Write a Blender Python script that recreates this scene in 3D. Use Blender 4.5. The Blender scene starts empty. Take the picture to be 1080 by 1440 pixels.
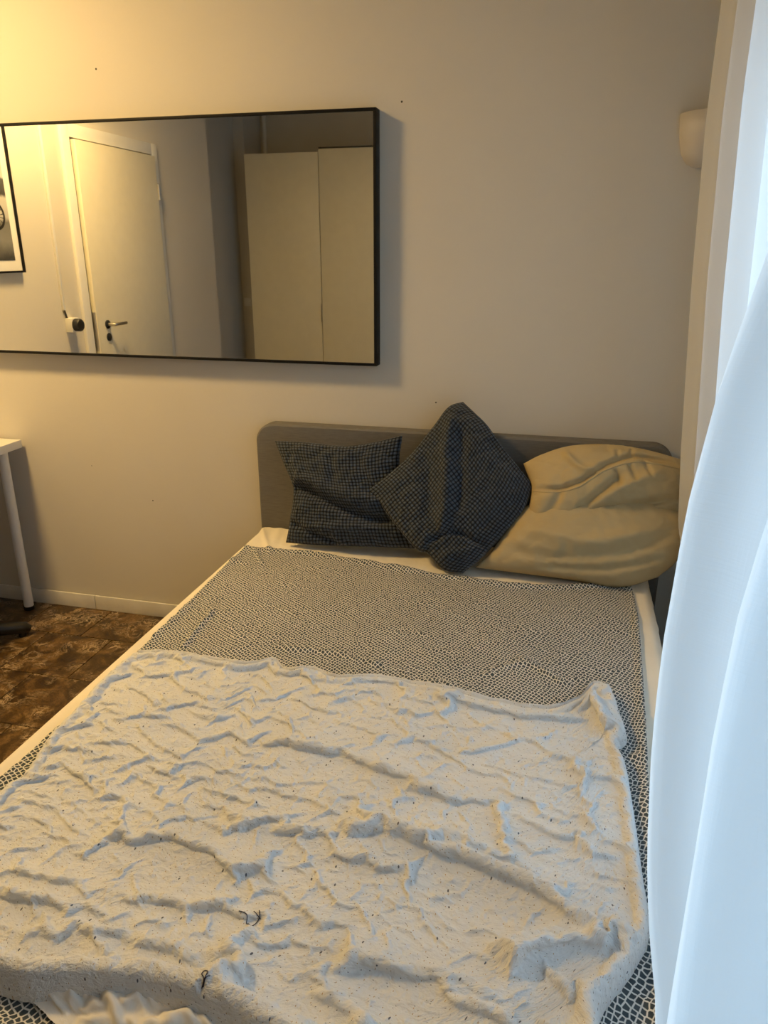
import bpy, bmesh, math, random
import numpy as np
from mathutils import Vector, Matrix

random.seed(4)
SC = bpy.context.scene
COL = SC.collection
R = math.radians

# ------------------------------------------------------------------ camera
FPX, PITCH, YAW = 1052.3, R(19.456), R(13.72)
CAM = np.array([.176, -2.66, 1.542])
Fv = np.array([-math.sin(YAW)*math.cos(PITCH), math.cos(YAW)*math.cos(PITCH), -math.sin(PITCH)])
Rv = np.array([math.cos(YAW), math.sin(YAW), 0.0])
Uv = np.cross(Rv, Fv)
cd = bpy.data.cameras.new('camera')
cam = bpy.data.objects.new('camera', cd)
COL.objects.link(cam)
cd.sensor_fit = 'HORIZONTAL'
cd.sensor_width = 36
cd.lens = FPX/1080*36
cd.clip_start = .02
cam.matrix_world = Matrix(((Rv[0], Uv[0], -Fv[0], CAM[0]), (Rv[1], Uv[1], -Fv[1], CAM[1]),
                           (Rv[2], Uv[2], -Fv[2], CAM[2]), (0, 0, 0, 1)))
SC.camera = cam

# ------------------------------------------------------------------ light
SC.view_settings.view_transform = 'Standard'
SC.view_settings.look = 'None'
SC.view_settings.gamma = 1
SC.view_settings.use_curve_mapping = False
SC.view_settings.exposure = 0.0
LAMP_POS = (-2.15, -1.04, 2.79)
LAMP_STRENGTH = 166.0
LAMP_COLOR = (1.0, .65, .24)
SKY_STRENGTH = 6.2
SKY_COLOR = (.50, .755, 1.0)

w = bpy.data.worlds.new('overcast_sky')
SC.world = w
w.use_nodes = True
bg = w.node_tree.nodes['Background']
bg.inputs[0].default_value = (*SKY_COLOR, 1)
bg.inputs[1].default_value = SKY_STRENGTH

# window opening in the right wall (x = WX): also used for the light portal
WX = .82
WY0, WY1, WZ0, WZ1 = -2.80, -.62, .55, 2.15
pl_ = bpy.data.lights.new('window_portal', 'AREA')
pl_.shape = 'RECTANGLE'
pl_.size, pl_.size_y = WZ1-WZ0, WY1-WY0
pl_.cycles.is_portal = True
po = bpy.data.objects.new('window_portal', pl_)
COL.objects.link(po)
po.location = (WX+.16, (WY0+WY1)/2, (WZ0+WZ1)/2)
po.rotation_euler = (0, R(90), 0)


# ------------------------------------------------------------------ helpers
def at(u, v, **k):
    """photo pixel -> point on the plane x/y/z = value"""
    d = Fv + Rv*(u-540)/FPX + Uv*(720-v)/FPX
    (a, val), = k.items()
    i = 'xyz'.index(a)
    return CAM + d*(val-CAM[i])/d[i]


def atp(u, v, P0, N):
    d = Fv + Rv*(u-540)/FPX + Uv*(720-v)/FPX
    return CAM + d*(np.dot(np.array(P0)-CAM, N)/np.dot(d, N))


def link(name, me, parent=None, mat=None):
    o = bpy.data.objects.new(name, me)
    COL.objects.link(o)
    if parent is not None:
        o.parent = parent
    if mat is not None and me is not None:
        me.materials.append(mat)
    return o


def tag(o, label=None, cat=None, group=None, kind=None):
    if label: o['label'] = label
    if cat: o['category'] = cat
    if group: o['group'] = group
    if kind: o['kind'] = kind
    return o


def empty(name, loc=(0, 0, 0), rz=0):
    o = bpy.data.objects.new(name, None)
    COL.objects.link(o)
    o.empty_display_size = .05
    o.location = loc
    o.rotation_euler = (0, 0, rz)
    return o


def mesh(name, V, Fc, mat=None, parent=None, uv=None, smooth=True):
    me = bpy.data.meshes.new(name)
    me.from_pydata([tuple(map(float, v)) for v in V], [], Fc)
    me.update()
    if uv is not None:
        l = me.uv_layers.new(name='UVMap')
        li = np.empty(len(me.loops), dtype=np.int32)
        me.loops.foreach_get('vertex_index', li)
        l.data.foreach_set('uv', np.asarray(uv, dtype=np.float32)[li].ravel())
    if smooth:
        me.polygons.foreach_set('use_smooth', [True]*len(me.polygons))
    return link(name, me, parent, mat)


class MB:
    """collects boxes, tubes and lathes in one bmesh"""
    def __init__(s):
        s.bm = bmesh.new()

    def box(s, a, b, bev=0.0, seg=2):
        a, b = np.array(a, float), np.array(b, float)
        c, d = (a+b)/2, np.abs(b-a)
        r = bmesh.ops.create_cube(s.bm, size=1, matrix=Matrix.Translation(c) @ Matrix.Diagonal((*d, 1)))
        if bev > 0:
            es = list({e for v in r['verts'] for e in v.link_edges})
            bmesh.ops.bevel(s.bm, geom=es, offset=bev, segments=seg, affect='EDGES', profile=.6)
        return s

    def tube(s, pts, rad, n=10, cap=True):
        pts = [Vector(p) for p in pts]
        rads = rad if isinstance(rad, (list, tuple)) else [rad]*len(pts)
        rings = []
        t0 = (pts[1]-pts[0]).normalized()
        up = Vector((0, 0, 1)) if abs(t0.z) < .9 else Vector((1, 0, 0))
        for i, p in enumerate(pts):
            t = (pts[min(i+1, len(pts)-1)]-pts[max(i-1, 0)]).normalized()
            a = t.cross(up).normalized()
            b = a.cross(t).normalized()
            up = b
            rings.append([s.bm.verts.new(p+(a*math.cos(q)+b*math.sin(q))*rads[i])
                          for q in [2*math.pi*k/n for k in range(n)]])
        for r0, r1 in zip(rings, rings[1:]):
            for k in range(n):
                s.bm.faces.new((r0[k], r0[(k+1) % n], r1[(k+1) % n], r1[k]))
        if cap:
            s.bm.faces.new(rings[0]); s.bm.faces.new(rings[-1])
        return s

    def lathe(s, prof, c=(0, 0, 0), n=32):
        """profile of (r, z) around the z axis through c"""
        rings = []
        for r, z in prof:
            r = max(r, 1e-4)
            rings.append([s.bm.verts.new((c[0]+r*math.cos(2*math.pi*k/n), c[1]+r*math.sin(2*math.pi*k/n), c[2]+z))
                          for k in range(n)])
        for r0, r1 in zip(rings, rings[1:]):
            for k in range(n):
                s.bm.faces.new((r0[k], r0[(k+1) % n], r1[(k+1) % n], r1[k]))
        return s

    def build(s, name, mat, parent=None, smooth=False):
        bmesh.ops.recalc_face_normals(s.bm, faces=s.bm.faces)
        me = bpy.data.meshes.new(name)
        s.bm.to_mesh(me)
        s.bm.free()
        o = link(name, me, parent, mat)
        if smooth:
            for p in me.polygons: p.use_smooth = True
            me.set_sharp_from_angle(angle=R(40))
        return o


def box(name, a, b, mat, parent=None, bev=0.0, kind=None):
    o = MB().box(a, b, bev).build(name, mat, parent, smooth=bev > 0)
    if kind: o['kind'] = kind
    return o


# gradient noise in numpy
_rs = np.random.RandomState(11)
_ga = _rs.rand(256, 256)*2*np.pi
_gx, _gy = np.cos(_ga), np.sin(_ga)


def noise(x, y):
    xi, yi = np.floor(x).astype(int), np.floor(y).astype(int)
    fx, fy = x-xi, y-yi
    u, v = fx**3*(fx*(fx*6-15)+10), fy**3*(fy*(fy*6-15)+10)

    def g(i, j, dx, dy):
        i, j = i & 255, j & 255
        return _gx[i, j]*dx+_gy[i, j]*dy
    a = g(xi, yi, fx, fy); b = g(xi+1, yi, fx-1, fy)
    c = g(xi, yi+1, fx, fy-1); d = g(xi+1, yi+1, fx-1, fy-1)
    return (a+(b-a)*u + ((c+(d-c)*u)-(a+(b-a)*u))*v)*1.5


def sstep(a, b, x):
    t = np.clip((x-a)/(b-a), 0, 1)
    return t*t*(3-2*t)


def resample(pts, n, smooth=True):
    """evenly spaced points along a (Catmull-Rom smoothed) polyline"""
    P = np.array(pts, float)
    if smooth and len(P) > 2:
        Q = np.vstack([2*P[0]-P[1], P, 2*P[-1]-P[-2]])
        out = []
        for i in range(1, len(Q)-2):
            for t in np.linspace(0, 1, 16, endpoint=False):
                a, b, c, d = Q[i-1], Q[i], Q[i+1], Q[i+2]
                out.append(.5*((2*b)+(-a+c)*t+(2*a-5*b+4*c-d)*t*t+(-a+3*b-3*c+d)*t**3))
        out.append(P[-1])
        P = np.array(out)
    s = np.r_[0, np.cumsum(np.linalg.norm(np.diff(P, axis=0), axis=1))]
    q = np.linspace(0, s[-1], n)
    return np.stack([np.interp(q, s, P[:, i]) for i in range(P.shape[1])], 1)


def coons(top, right, bottom, left, nu, nv):
    """top: TL->TR, right: TR->BR, bottom: BL->BR, left: TL->BL ; returns (nv, nu, dim)"""
    T, B = resample(top, nu), resample(bottom, nu)
    L, Rr = resample(left, nv), resample(right, nv)
    u = np.linspace(0, 1, nu)[None, :, None]
    v = np.linspace(0, 1, nv)[:, None, None]
    return ((1-v)*T[None]+v*B[None] + (1-u)*L[:, None]+u*Rr[:, None]
            - ((1-u)*(1-v)*T[0]+u*(1-v)*T[-1]+(1-u)*v*B[0]+u*v*B[-1]))


def grid_faces(nv, nu, off=0, flip=False):
    f = []
    for j in range(nv-1):
        for i in range(nu-1):
            a = off+j*nu+i
            q = (a, a+nu, a+nu+1, a+1)
            f.append(q[::-1] if flip else q)
    return f


def seg_dist(X, Y, pts):
    """distance to a polyline, plus the position 0..1 along it and the side"""
    best = np.full(X.shape, 1e9); tt = np.zeros(X.shape); sd = np.zeros(X.shape)
    n = len(pts)-1
    for i in range(n):
        a, b = np.array(pts[i][:2]), np.array(pts[i+1][:2])
        d = b-a
        t = np.clip(((X-a[0])*d[0]+(Y-a[1])*d[1])/(d@d+1e-12), 0, 1)
        dx, dy = X-a[0]-t*d[0], Y-a[1]-t*d[1]
        q = np.hypot(dx, dy)
        m = q < best
        best = np.where(m, q, best); tt = np.where(m, (i+t)/n, tt)
        sd = np.where(m, np.sign(d[0]*dy-d[1]*dx), sd)
    return best, tt, sd


# ------------------------------------------------------------------ materials
def new_mat(name, color=(.8, .8, .8), rough=.6, metal=0.0, spec=.5):
    m = bpy.data.materials.new(name)
    m.use_nodes = True
    b = m.node_tree.nodes['Principled BSDF']
    b.inputs['Base Color'].default_value = (*color, 1)
    b.inputs['Roughness'].default_value = rough
    b.inputs['Metallic'].default_value = metal
    b.inputs['Specular IOR Level'].default_value = spec
    return m, m.node_tree, b


def nd(nt, typ, **k):
    n = nt.nodes.new(typ)
    for a, v in k.items():
        if a in ('op',): n.operation = v
        elif isinstance(a, str) and hasattr(n, a): setattr(n, a, v)
    return n


def setin(n, **k):
    for a, v in k.items(): n.inputs[a.replace('_', ' ')].default_value = v
    return n


def math_n(nt, op, a, b=None, c=None):
    n = nt.nodes.new('ShaderNodeMath'); n.operation = op
    for i, x in enumerate((a, b, c)):
        if x is None: continue
        if isinstance(x, (int, float)): n.inputs[i].default_value = x
        else: nt.links.new(x, n.inputs[i])
    return n.outputs[0]


def ramp(nt, fac, stops):
    r = nt.nodes.new('ShaderNodeValToRGB')
    e = r.color_ramp.elements
    while len(e) < len(stops): e.new(.5)
    for s, (p, c) in zip(e, stops): s.position = p; s.color = (*c, 1)
    nt.links.new(fac, r.inputs[0])
    return r.outputs[0]


def noise_n(nt, vec, scale, detail=3, rough=.5, dist=0.0):
    n = nt.nodes.new('ShaderNodeTexNoise')
    n.inputs['Scale'].default_value = scale
    n.inputs['Detail'].default_value = detail
    n.inputs['Roughness'].default_value = rough
    n.inputs['Distortion'].default_value = dist
    if vec is not None: nt.links.new(vec, n.inputs['Vector'])
    return n


def bump(nt, bsdf, h, strength=.3, dist=.002):
    n = nt.nodes.new('ShaderNodeBump')
    n.inputs['Strength'].default_value = strength
    n.inputs['Distance'].default_value = dist
    nt.links.new(h, n.inputs['Height'])
    nt.links.new(n.outputs[0], bsdf.inputs['Normal'])
    return n


def coord(nt, which='Object'):
    return nt.nodes.new('ShaderNodeTexCoord').outputs[which]


def mapping(nt, vec, scale=(1, 1, 1), rot=(0, 0, 0), loc=(0, 0, 0)):
    m = nt.nodes.new('ShaderNodeMapping')
    m.inputs['Scale'].default_value = scale
    m.inputs['Rotation'].default_value = rot
    m.inputs['Location'].default_value = loc
    nt.links.new(vec, m.inputs[0])
    return m.outputs[0]


def mix_col(nt, fac, a, b, mode='MIX'):
    m = nt.nodes.new('ShaderNodeMix'); m.data_type = 'RGBA'; m.blend_type = mode
    if isinstance(fac, (int, float)): m.inputs[0].default_value = fac
    else: nt.links.new(fac, m.inputs[0])
    for i, x in ((6, a), (7, b)):
        if isinstance(x, tuple): m.inputs[i].default_value = (*x, 1)
        else: nt.links.new(x, m.inputs[i])
    return m.outputs[2]


def plain(name, color, rough=.6, metal=0.0, spec=.5, var=.06, scale=14):
    """flat colour with a little mottling so that nothing is perfectly uniform"""
    m, nt, b = new_mat(name, color, rough, metal, spec)
    n = noise_n(nt, coord(nt), scale, 4)
    lo = tuple(c*(1-var) for c in color); hi = tuple(min(1, c*(1+var)) for c in color)
    nt.links.new(ramp(nt, n.outputs[0], [(.3, lo), (.7, hi)]), b.inputs['Base Color'])
    return m


def wall_paint():
    m, nt, b = new_mat('wall_paint', (.63, .595, .53), .85, 0, .25)
    c = coord(nt)
    n = noise_n(nt, c, 1.7, 4)
    nt.links.new(ramp(nt, n.outputs[0], [(.3, (.62, .585, .52)), (.75, (.645, .61, .545))]), b.inputs['Base Color'])
    f = noise_n(nt, c, 90, 5, .6)
    g = noise_n(nt, c, 6, 3)
    h = math_n(nt, 'ADD', math_n(nt, 'MULTIPLY', f.outputs[0], .25), g.outputs[0])
    bump(nt, b, h, .25, .004)
    return m


def marble_tile():
    m, nt, b = new_mat('brown_marble_tile', (.12, .07, .03), .28, 0, .5)
    oi = nt.nodes.new('ShaderNodeObjectInfo')
    geo = nt.nodes.new('ShaderNodeNewGeometry')
    off = nt.nodes.new('ShaderNodeVectorMath'); off.operation = 'MULTIPLY_ADD'
    off.inputs[1].default_value = (1, 1, 1)
    nt.links.new(geo.outputs['Position'], off.inputs[0])
    cmb = nt.nodes.new('ShaderNodeCombineXYZ')
    for i in range(3): nt.links.new(math_n(nt, 'MULTIPLY', oi.outputs['Random'], 17.0+i*9), cmb.inputs[i])
    nt.links.new(cmb.outputs[0], off.inputs[2])
    v = off.outputs[0]
    n1 = noise_n(nt, v, 9, 6, .65, 1.2)
    base = ramp(nt, n1.outputs[0], [(.28, (.016, .009, .004)), (.47, (.075, .043, .015)), (.60, (.17, .10, .038)), (.78, (.27, .18, .085))])
    n2 = noise_n(nt, v, 13, 5, .6, 3.0)
    vein = math_n(nt, 'ABSOLUTE', math_n(nt, 'SUBTRACT', n2.outputs[0], .5))
    vm = math_n(nt, 'SUBTRACT', 1.0, math_n(nt, 'MULTIPLY', vein, 15.0))
    vm = math_n(nt, 'MAXIMUM', vm, 0.0)
    n3 = noise_n(nt, v, 11, 3)
    gate = math_n(nt, 'MAXIMUM', math_n(nt, 'MULTIPLY', math_n(nt, 'SUBTRACT', n3.outputs[0], .47), 6.0), 0.0)
    vf = math_n(nt, 'MINIMUM', math_n(nt, 'MULTIPLY', vm, gate), .85)
    c1 = mix_col(nt, vf, base, (.50, .38, .25))
    n4 = noise_n(nt, v, 30, 4, .6, 2.0)
    dk = math_n(nt, 'MAXIMUM', math_n(nt, 'SUBTRACT', 1.0, math_n(nt, 'MULTIPLY', math_n(nt, 'ABSOLUTE', math_n(nt, 'SUBTRACT', n4.outputs[0], .5)), 22.0)), 0.0)
    c2 = mix_col(nt, math_n(nt, 'MULTIPLY', dk, .6), c1, (.02, .01, .005))
    nt.links.new(c2, b.inputs['Base Color'])
    return m


def headboard_fabric():
    m, nt, b = new_mat('grey_upholstery', (.2, .19, .18), .95, 0, .15)
    c = coord(nt)
    a = noise_n(nt, mapping(nt, c, (30, 30, 420)), 1, 2)
    d = noise_n(nt, mapping(nt, c, (900, 900, 60)), 1, 2)
    s = math_n(nt, 'ADD', math_n(nt, 'MULTIPLY', a.outputs[0], .75), math_n(nt, 'MULTIPLY', d.outputs[0], .25))
    nt.links.new(ramp(nt, s, [(.30, (.142, .137, .130)), (.70, (.185, .178, .168))]), b.inputs['Base Color'])
    bump(nt, b, s, .5, .0015)
    return m


def waffle():
    """navy waffle-knit: dark grooves between raised cells, cells follow the UV"""
    m, nt, b = new_mat('navy_waffle_knit', (.05, .065, .085), .95, 0, .1)
    uv = coord(nt, 'UV')
    nz = noise_n(nt, uv, 9, 2)
    wv = nt.nodes.new('ShaderNodeVectorMath'); wv.operation = 'MULTIPLY_ADD'
    wv.inputs[1].default_value = (.012, .012, 0)
    nt.links.new(nz.outputs['Color'], wv.inputs[0]); nt.links.new(uv, wv.inputs[2])
    sp = nt.nodes.new('ShaderNodeSeparateXYZ'); nt.links.new(wv.outputs[0], sp.inputs[0])
    P = math.pi/.0125
    su = math_n(nt, 'ABSOLUTE', math_n(nt, 'SINE', math_n(nt, 'MULTIPLY', sp.outputs[0], P)))
    sv = math_n(nt, 'ABSOLUTE', math_n(nt, 'SINE', math_n(nt, 'MULTIPLY', sp.outputs[1], P)))
    h = math_n(nt, 'MULTIPLY', math_n(nt, 'POWER', su, .6), math_n(nt, 'POWER', sv, .6))
    fz = noise_n(nt, uv, 700, 2)
    hh = math_n(nt, 'ADD', h, math_n(nt, 'MULTIPLY', fz.outputs[0], .18))
    nt.links.new(ramp(nt, hh, [(.34, (.004, .005, .008)), (.66, (.036, .046, .064)), (1.0, (.085, .103, .130))]), b.inputs['Base Color'])
    bump(nt, b, h, .9, .006)
    b.inputs['Sheen Weight'].default_value = .15
    return m


def cotton(name, color, scale=1.0, fine=.25):
    m, nt, b = new_mat(name, color, .9, 0, .15)
    c = coord(nt)
    n = noise_n(nt, c, 6*scale, 4)
    lo = tuple(x*.94 for x in color); hi = tuple(min(1, x*1.05) for x in color)
    nt.links.new(ramp(nt, n.outputs[0], [(.3, lo), (.7, hi)]), b.inputs['Base Color'])
    k = noise_n(nt, c, 22*scale, 4, .55, .8)
    f = noise_n(nt, c, 900, 1)
    h = math_n(nt, 'ADD', k.outputs[0], math_n(nt, 'MULTIPLY', f.outputs[0], .08))
    bump(nt, b, h, fine, .008)
    return m


def pebble_print():
    """cream cloth printed with flowing rows of small slate cells"""
    m, nt, b = new_mat('pebble_print_cotton', (.6, .6, .55), .9, 0, .15)
    uv = coord(nt, 'UV')
    nz = noise_n(nt, uv, 5.0, 2, .5)
    wv = nt.nodes.new('ShaderNodeVectorMath'); wv.operation = 'MULTIPLY_ADD'
    wv.inputs[1].default_value = (.038, .038, 0)
    nt.links.new(nz.outputs['Color'], wv.inputs[0]); nt.links.new(uv, wv.inputs[2])
    v = nt.nodes.new('ShaderNodeTexVoronoi'); v.voronoi_dimensions = '2D'; v.feature = 'DISTANCE_TO_EDGE'
    v.inputs['Scale'].default_value = 110; v.inputs['Randomness'].default_value = .42
    nt.links.new(mapping(nt, wv.outputs[0], (1, .86, 1), (0, 0, .5)), v.inputs['Vector'])
    ink = ramp(nt, v.outputs['Distance'], [(.085, (0, 0, 0)), (.15, (1, 1, 1))])
    sh = noise_n(nt, uv, 60, 2)
    inkc = ramp(nt, sh.outputs[0], [(.3, (.042, .056, .068)), (.7, (.08, .098, .11))])
    cl = noise_n(nt, uv, 4, 3)
    clc = ramp(nt, cl.outputs[0], [(.3, (.66, .645, .60)), (.7, (.73, .715, .67))])
    nt.links.new(mix_col(nt, ink, clc, inkc), b.inputs['Base Color'])
    k = noise_n(nt, uv, 30, 4, .55, .6)
    bump(nt, b, k.outputs[0], .3, .006)
    return m


def speckled_cotton():
    """off-white crinkled cotton with tiny scattered dark and tan ticks"""
    m, nt, b = new_mat('speckled_white_cotton', (.8, .78, .74), .9, 0, .12)
    uv = coord(nt, 'UV')
    base = None
    c = (.69, .70, .71)
    n = noise_n(nt, uv, 5, 4)
    col = ramp(nt, n.outputs[0], [(.3, tuple(x*.96 for x in c)), (.7, tuple(min(1, x*1.04) for x in c))])
    for sc, rad, inkc, rnd, st in ((44, .050, (.12, .12, .13), 1.0, (1, 1.7, 1)), (40, .055, (.42, .30, .17), 1.0, (1.6, 1, 1)),
                                   (14, .026, (.03, .035, .06), 1.0, (1.2, .7, 1))):
        v = nt.nodes.new('ShaderNodeTexVoronoi'); v.voronoi_dimensions = '2D'; v.feature = 'F1'
        v.inputs['Scale'].default_value = sc; v.inputs['Randomness'].default_value = rnd
        nt.links.new(mapping(nt, uv, st, (0, 0, sc), (sc*.37, sc*.11, 0)), v.inputs['Vector'])
        wn = nt.nodes.new('ShaderNodeTexWhiteNoise'); wn.noise_dimensions = '3D'
        nt.links.new(v.outputs['Color'], wn.inputs['Vector'])
        on = math_n(nt, 'MULTIPLY', math_n(nt, 'LESS_THAN', v.outputs['Distance'], rad), math_n(nt, 'GREATER_THAN', wn.outputs['Value'], .12))
        col = mix_col(nt, math_n(nt, 'MULTIPLY', on, .85), col, inkc)
    nt.links.new(col, b.inputs['Base Color'])
    k = noise_n(nt, mapping(nt, uv, (1, 1.7, 1)), 17, 4, .6, .25)
    kk = math_n(nt, 'ABSOLUTE', math_n(nt, 'SUBTRACT', k.outputs[0], .5))
    k2 = noise_n(nt, mapping(nt, uv, (1, 1.4, 1), (0, 0, .5)), 48, 4, .6, .25)
    kk2 = math_n(nt, 'ABSOLUTE', math_n(nt, 'SUBTRACT', k2.outputs[0], .5))
    bump(nt, b, math_n(nt, 'ADD', kk, math_n(nt, 'MULTIPLY', kk2, .4)), .7, .020)
    return m


def curtain_cloth():
    m = bpy.data.materials.new('sheer_white_cotton')
    m.use_nodes = True
    nt = m.node_tree
    nt.nodes.clear()
    out = nt.nodes.new('ShaderNodeOutputMaterial')
    d = nt.nodes.new('ShaderNodeBsdfDiffuse'); d.inputs[0].default_value = (.82, .82, .82, 1)
    t = nt.nodes.new('ShaderNodeBsdfTranslucent'); t.inputs[0].default_value = (.80, .82, .84, 1)
    mx = nt.nodes.new('ShaderNodeMixShader'); mx.inputs[0].default_value = .5
    nt.links.new(d.outputs[0], mx.inputs[1]); nt.links.new(t.outputs[0], mx.inputs[2])
    nt.links.new(mx.outputs[0], out.inputs[0])
    c = coord(nt, 'UV')
    a = noise_n(nt, mapping(nt, c, (600, 25, 1)), 1, 2)
    e = noise_n(nt, mapping(nt, c, (25, 600, 1)), 1, 2)
    h = math_n(nt, 'ADD', a.outputs[0], e.outputs[0])
    bp = nt.nodes.new('ShaderNodeBump'); bp.inputs['Strength'].default_value = .12; bp.inputs['Distance'].default_value = .001
    nt.links.new(h, bp.inputs['Height'])
    nt.links.new(bp.outputs[0], d.inputs['Normal']); nt.links.new(bp.outputs[0], t.inputs['Normal'])
    return m


def emitter(name, color, strength):
    m = bpy.data.materials.new(name)
    m.use_nodes = True
    nt = m.node_tree
    nt.nodes.clear()
    out = nt.nodes.new('ShaderNodeOutputMaterial')
    e = nt.nodes.new('ShaderNodeEmission')
    e.inputs[0].default_value = (*color, 1); e.inputs[1].default_value = strength
    nt.links.new(e.outputs[0], out.inputs[0])
    return m


def photo_print():
    """black-and-white photo print: pale sky, dark barn roof, bicycle wheels, grey ground"""
    m, nt, b = new_mat('photo_print', (.5, .5, .5), .5, 0, .3)
    uv = coord(nt, 'UV')
    sp = nt.nodes.new('ShaderNodeSeparateXYZ'); nt.links.new(uv, sp.inputs[0])
    n = noise_n(nt, uv, 9, 5, .6)
    yy = math_n(nt, 'ADD', sp.outputs[1], math_n(nt, 'MULTIPLY', n.outputs[0], .08))
    tone = ramp(nt, yy, [(.05, (.05, .05, .05)), (.16, (.22, .22, .21)), (.27, (.16, .16, .15)), (.30, (.45, .44, .42)),
                         (.42, (.52, .51, .49)), (.44, (.06, .06, .06)), (.53, (.10, .10, .10)), (.55, (.55, .54, .52)), (.9, (.30, .30, .29))])
    for cx, cy in ((.16, .27), (.46, .27), (.80, .27)):
        dx = math_n(nt, 'SUBTRACT', sp.outputs[0], cx); dy = math_n(nt, 'MULTIPLY', math_n(nt, 'SUBTRACT', sp.outputs[1], cy), 1.3)
        rr = math_n(nt, 'SQRT', math_n(nt, 'ADD', math_n(nt, 'MULTIPLY', dx, dx), math_n(nt, 'MULTIPLY', dy, dy)))
        ring = math_n(nt, 'LESS_THAN', math_n(nt, 'ABSOLUTE', math_n(nt, 'SUBTRACT', rr, .10)), .012)
        ring2 = math_n(nt, 'LESS_THAN', math_n(nt, 'ABSOLUTE', math_n(nt, 'SUBTRACT', math_n(nt, 'FRACT', math_n(nt, 'MULTIPLY', math_n(nt, 'ARCTAN2', dy, dx), 2.2)), .5)), .10)
        inside = math_n(nt, 'MULTIPLY', ring2, math_n(nt, 'LESS_THAN', rr, .10))
        tone = mix_col(nt, math_n(nt, 'MAXIMUM', ring, inside), tone, (.02, .02, .02))
    nt.links.new(tone, b.inputs['Base Color'])
    return m


def mirror_glass():
    m, nt, b = new_mat('mirror_silver', (.85, .855, .83), .015, 1.0)
    n = noise_n(nt, coord(nt), 3, 2)
    nt.links.new(ramp(nt, n.outputs[0], [(.3, (.84, .845, .82)), (.7, (.86, .865, .84))]), b.inputs['Base Color'])
    return m


def pane_glass():
    m = bpy.data.materials.new('window_glass')
    m.use_nodes = True
    nt = m.node_tree
    nt.nodes.clear()
    out = nt.nodes.new('ShaderNodeOutputMaterial')
    t = nt.nodes.new('ShaderNodeBsdfTransparent'); t.inputs[0].default_value = (.94, .96, .96, 1)
    g = nt.nodes.new('ShaderNodeBsdfGlossy'); g.inputs['Roughness'].default_value = .02
    fr = nt.nodes.new('ShaderNodeFresnel'); fr.inputs[0].default_value = 1.45
    mx = nt.nodes.new('ShaderNodeMixShader')
    nt.links.new(fr.outputs[0], mx.inputs[0]); nt.links.new(t.outputs[0], mx.inputs[1]); nt.links.new(g.outputs[0], mx.inputs[2])
    nt.links.new(mx.outputs[0], out.inputs[0])
    return m


M = dict(
    wall=wall_paint(), tile=marble_tile(), grout=plain('dark_grout', (.04, .026, .013), .9),
    plinth=plain('white_plinth_tile', (.72, .70, .66), .45), ceiling=plain('ceiling_paint', (.70, .69, .66), .9, var=.02),
    black=plain('black_lacquer', (.006, .006, .007), .5, 0, .2), mirror=mirror_glass(),
    door=plain('cream_door_lacquer', (.72, .68, .55), .4, var=.02), trimw=plain('white_trim_lacquer', (.78, .77, .74), .4, var=.02),
    steel=plain('brushed_steel', (.60, .57, .52), .3, 1.0), blackp=plain('black_plastic', (.012, .012, .013), .45),
    whitep=plain('white_plastic', (.75, .74, .71), .4, var=.02), desk=plain('white_desk_foil', (.80, .79, .76), .35, var=.02),
    ward=plain('cream_wardrobe_foil', (.74, .69, .53), .45, var=.02), shadow=plain('gap_shade_and_holes', (.05, .045, .03), .8),  # last one: dark colour for nail holes and for shade painted into gaps
    head=headboard_fabric(), waffle=waffle(), sheet=cotton('cream_jersey_sheet', (.80, .745, .64), 1.0, .2),
    beige=cotton('tan_cotton_percale', (.46, .365, .205), .8, .15), lining=cotton('white_lining_cotton', (.78, .75, .70), 1.2, .3),
    print=pebble_print(), duvet=speckled_cotton(), curtain=curtain_cloth(),
    mattress=plain('mattress_ticking', (.70, .69, .66), .9), photo=photo_print(), mat=plain('photo_mat_board', (.80, .78, .74), .8, var=.02),
    sconce=plain('white_ceramic', (.58, .55, .52), .5, var=.02), glass=pane_glass(), thread=plain('navy_thread', (.03, .03, .06), .9),
    glow=emitter('lamp_diffuser_glow', LAMP_COLOR, LAMP_STRENGTH),
)

# ------------------------------------------------------------------ the room
CEIL = 2.86
XL, XL2 = -2.69, -3.10          # left wall, and the deeper part of it beyond the corner
YC, YN, YB = -3.36, -4.78, -5.20  # corner, niche wall, far wall
T = .12


def struct(name, boxes, mat):
    m = MB()
    for a, b in boxes: m.box(a, b)
    return tag(m.build(name, mat), kind='structure')


floor = struct('floor', [((XL2-T, YB-T, -.12), (WX+.3, T, -.010))], M['grout'])
struct('ceiling', [((XL2-T, YB-T, CEIL), (WX+.3, T, CEIL+.1))], M['ceiling'])
struct('wall_back', [((XL-T, 0, -.05), (WX+.3, T, CEIL))], M['wall'])
struct('wall_left', [((XL-T, YC, -.05), (XL, 0, CEIL)), ((XL2, YC, -.05), (XL-T, YC+T, CEIL)),
                     ((XL2-T, YB, -.05), (XL2, YC+T, CEIL))], M['wall'])
struct('wall_front', [((XL2-T, YB-T, -.05), (WX+.3, YB, CEIL)), ((XL2, YB, -.05), (-2.99, YN, CEIL))], M['wall'])
struct('wall_right', [((WX, YB, -.05), (WX+.3, WY0, CEIL)), ((WX, WY1, -.05), (WX+.3, 0, CEIL)),
                      ((WX, WY0, -.05), (WX+.3, WY1, WZ0)), ((WX, WY0, WZ1), (WX+.3, WY1, CEIL))], M['wall'])

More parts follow.
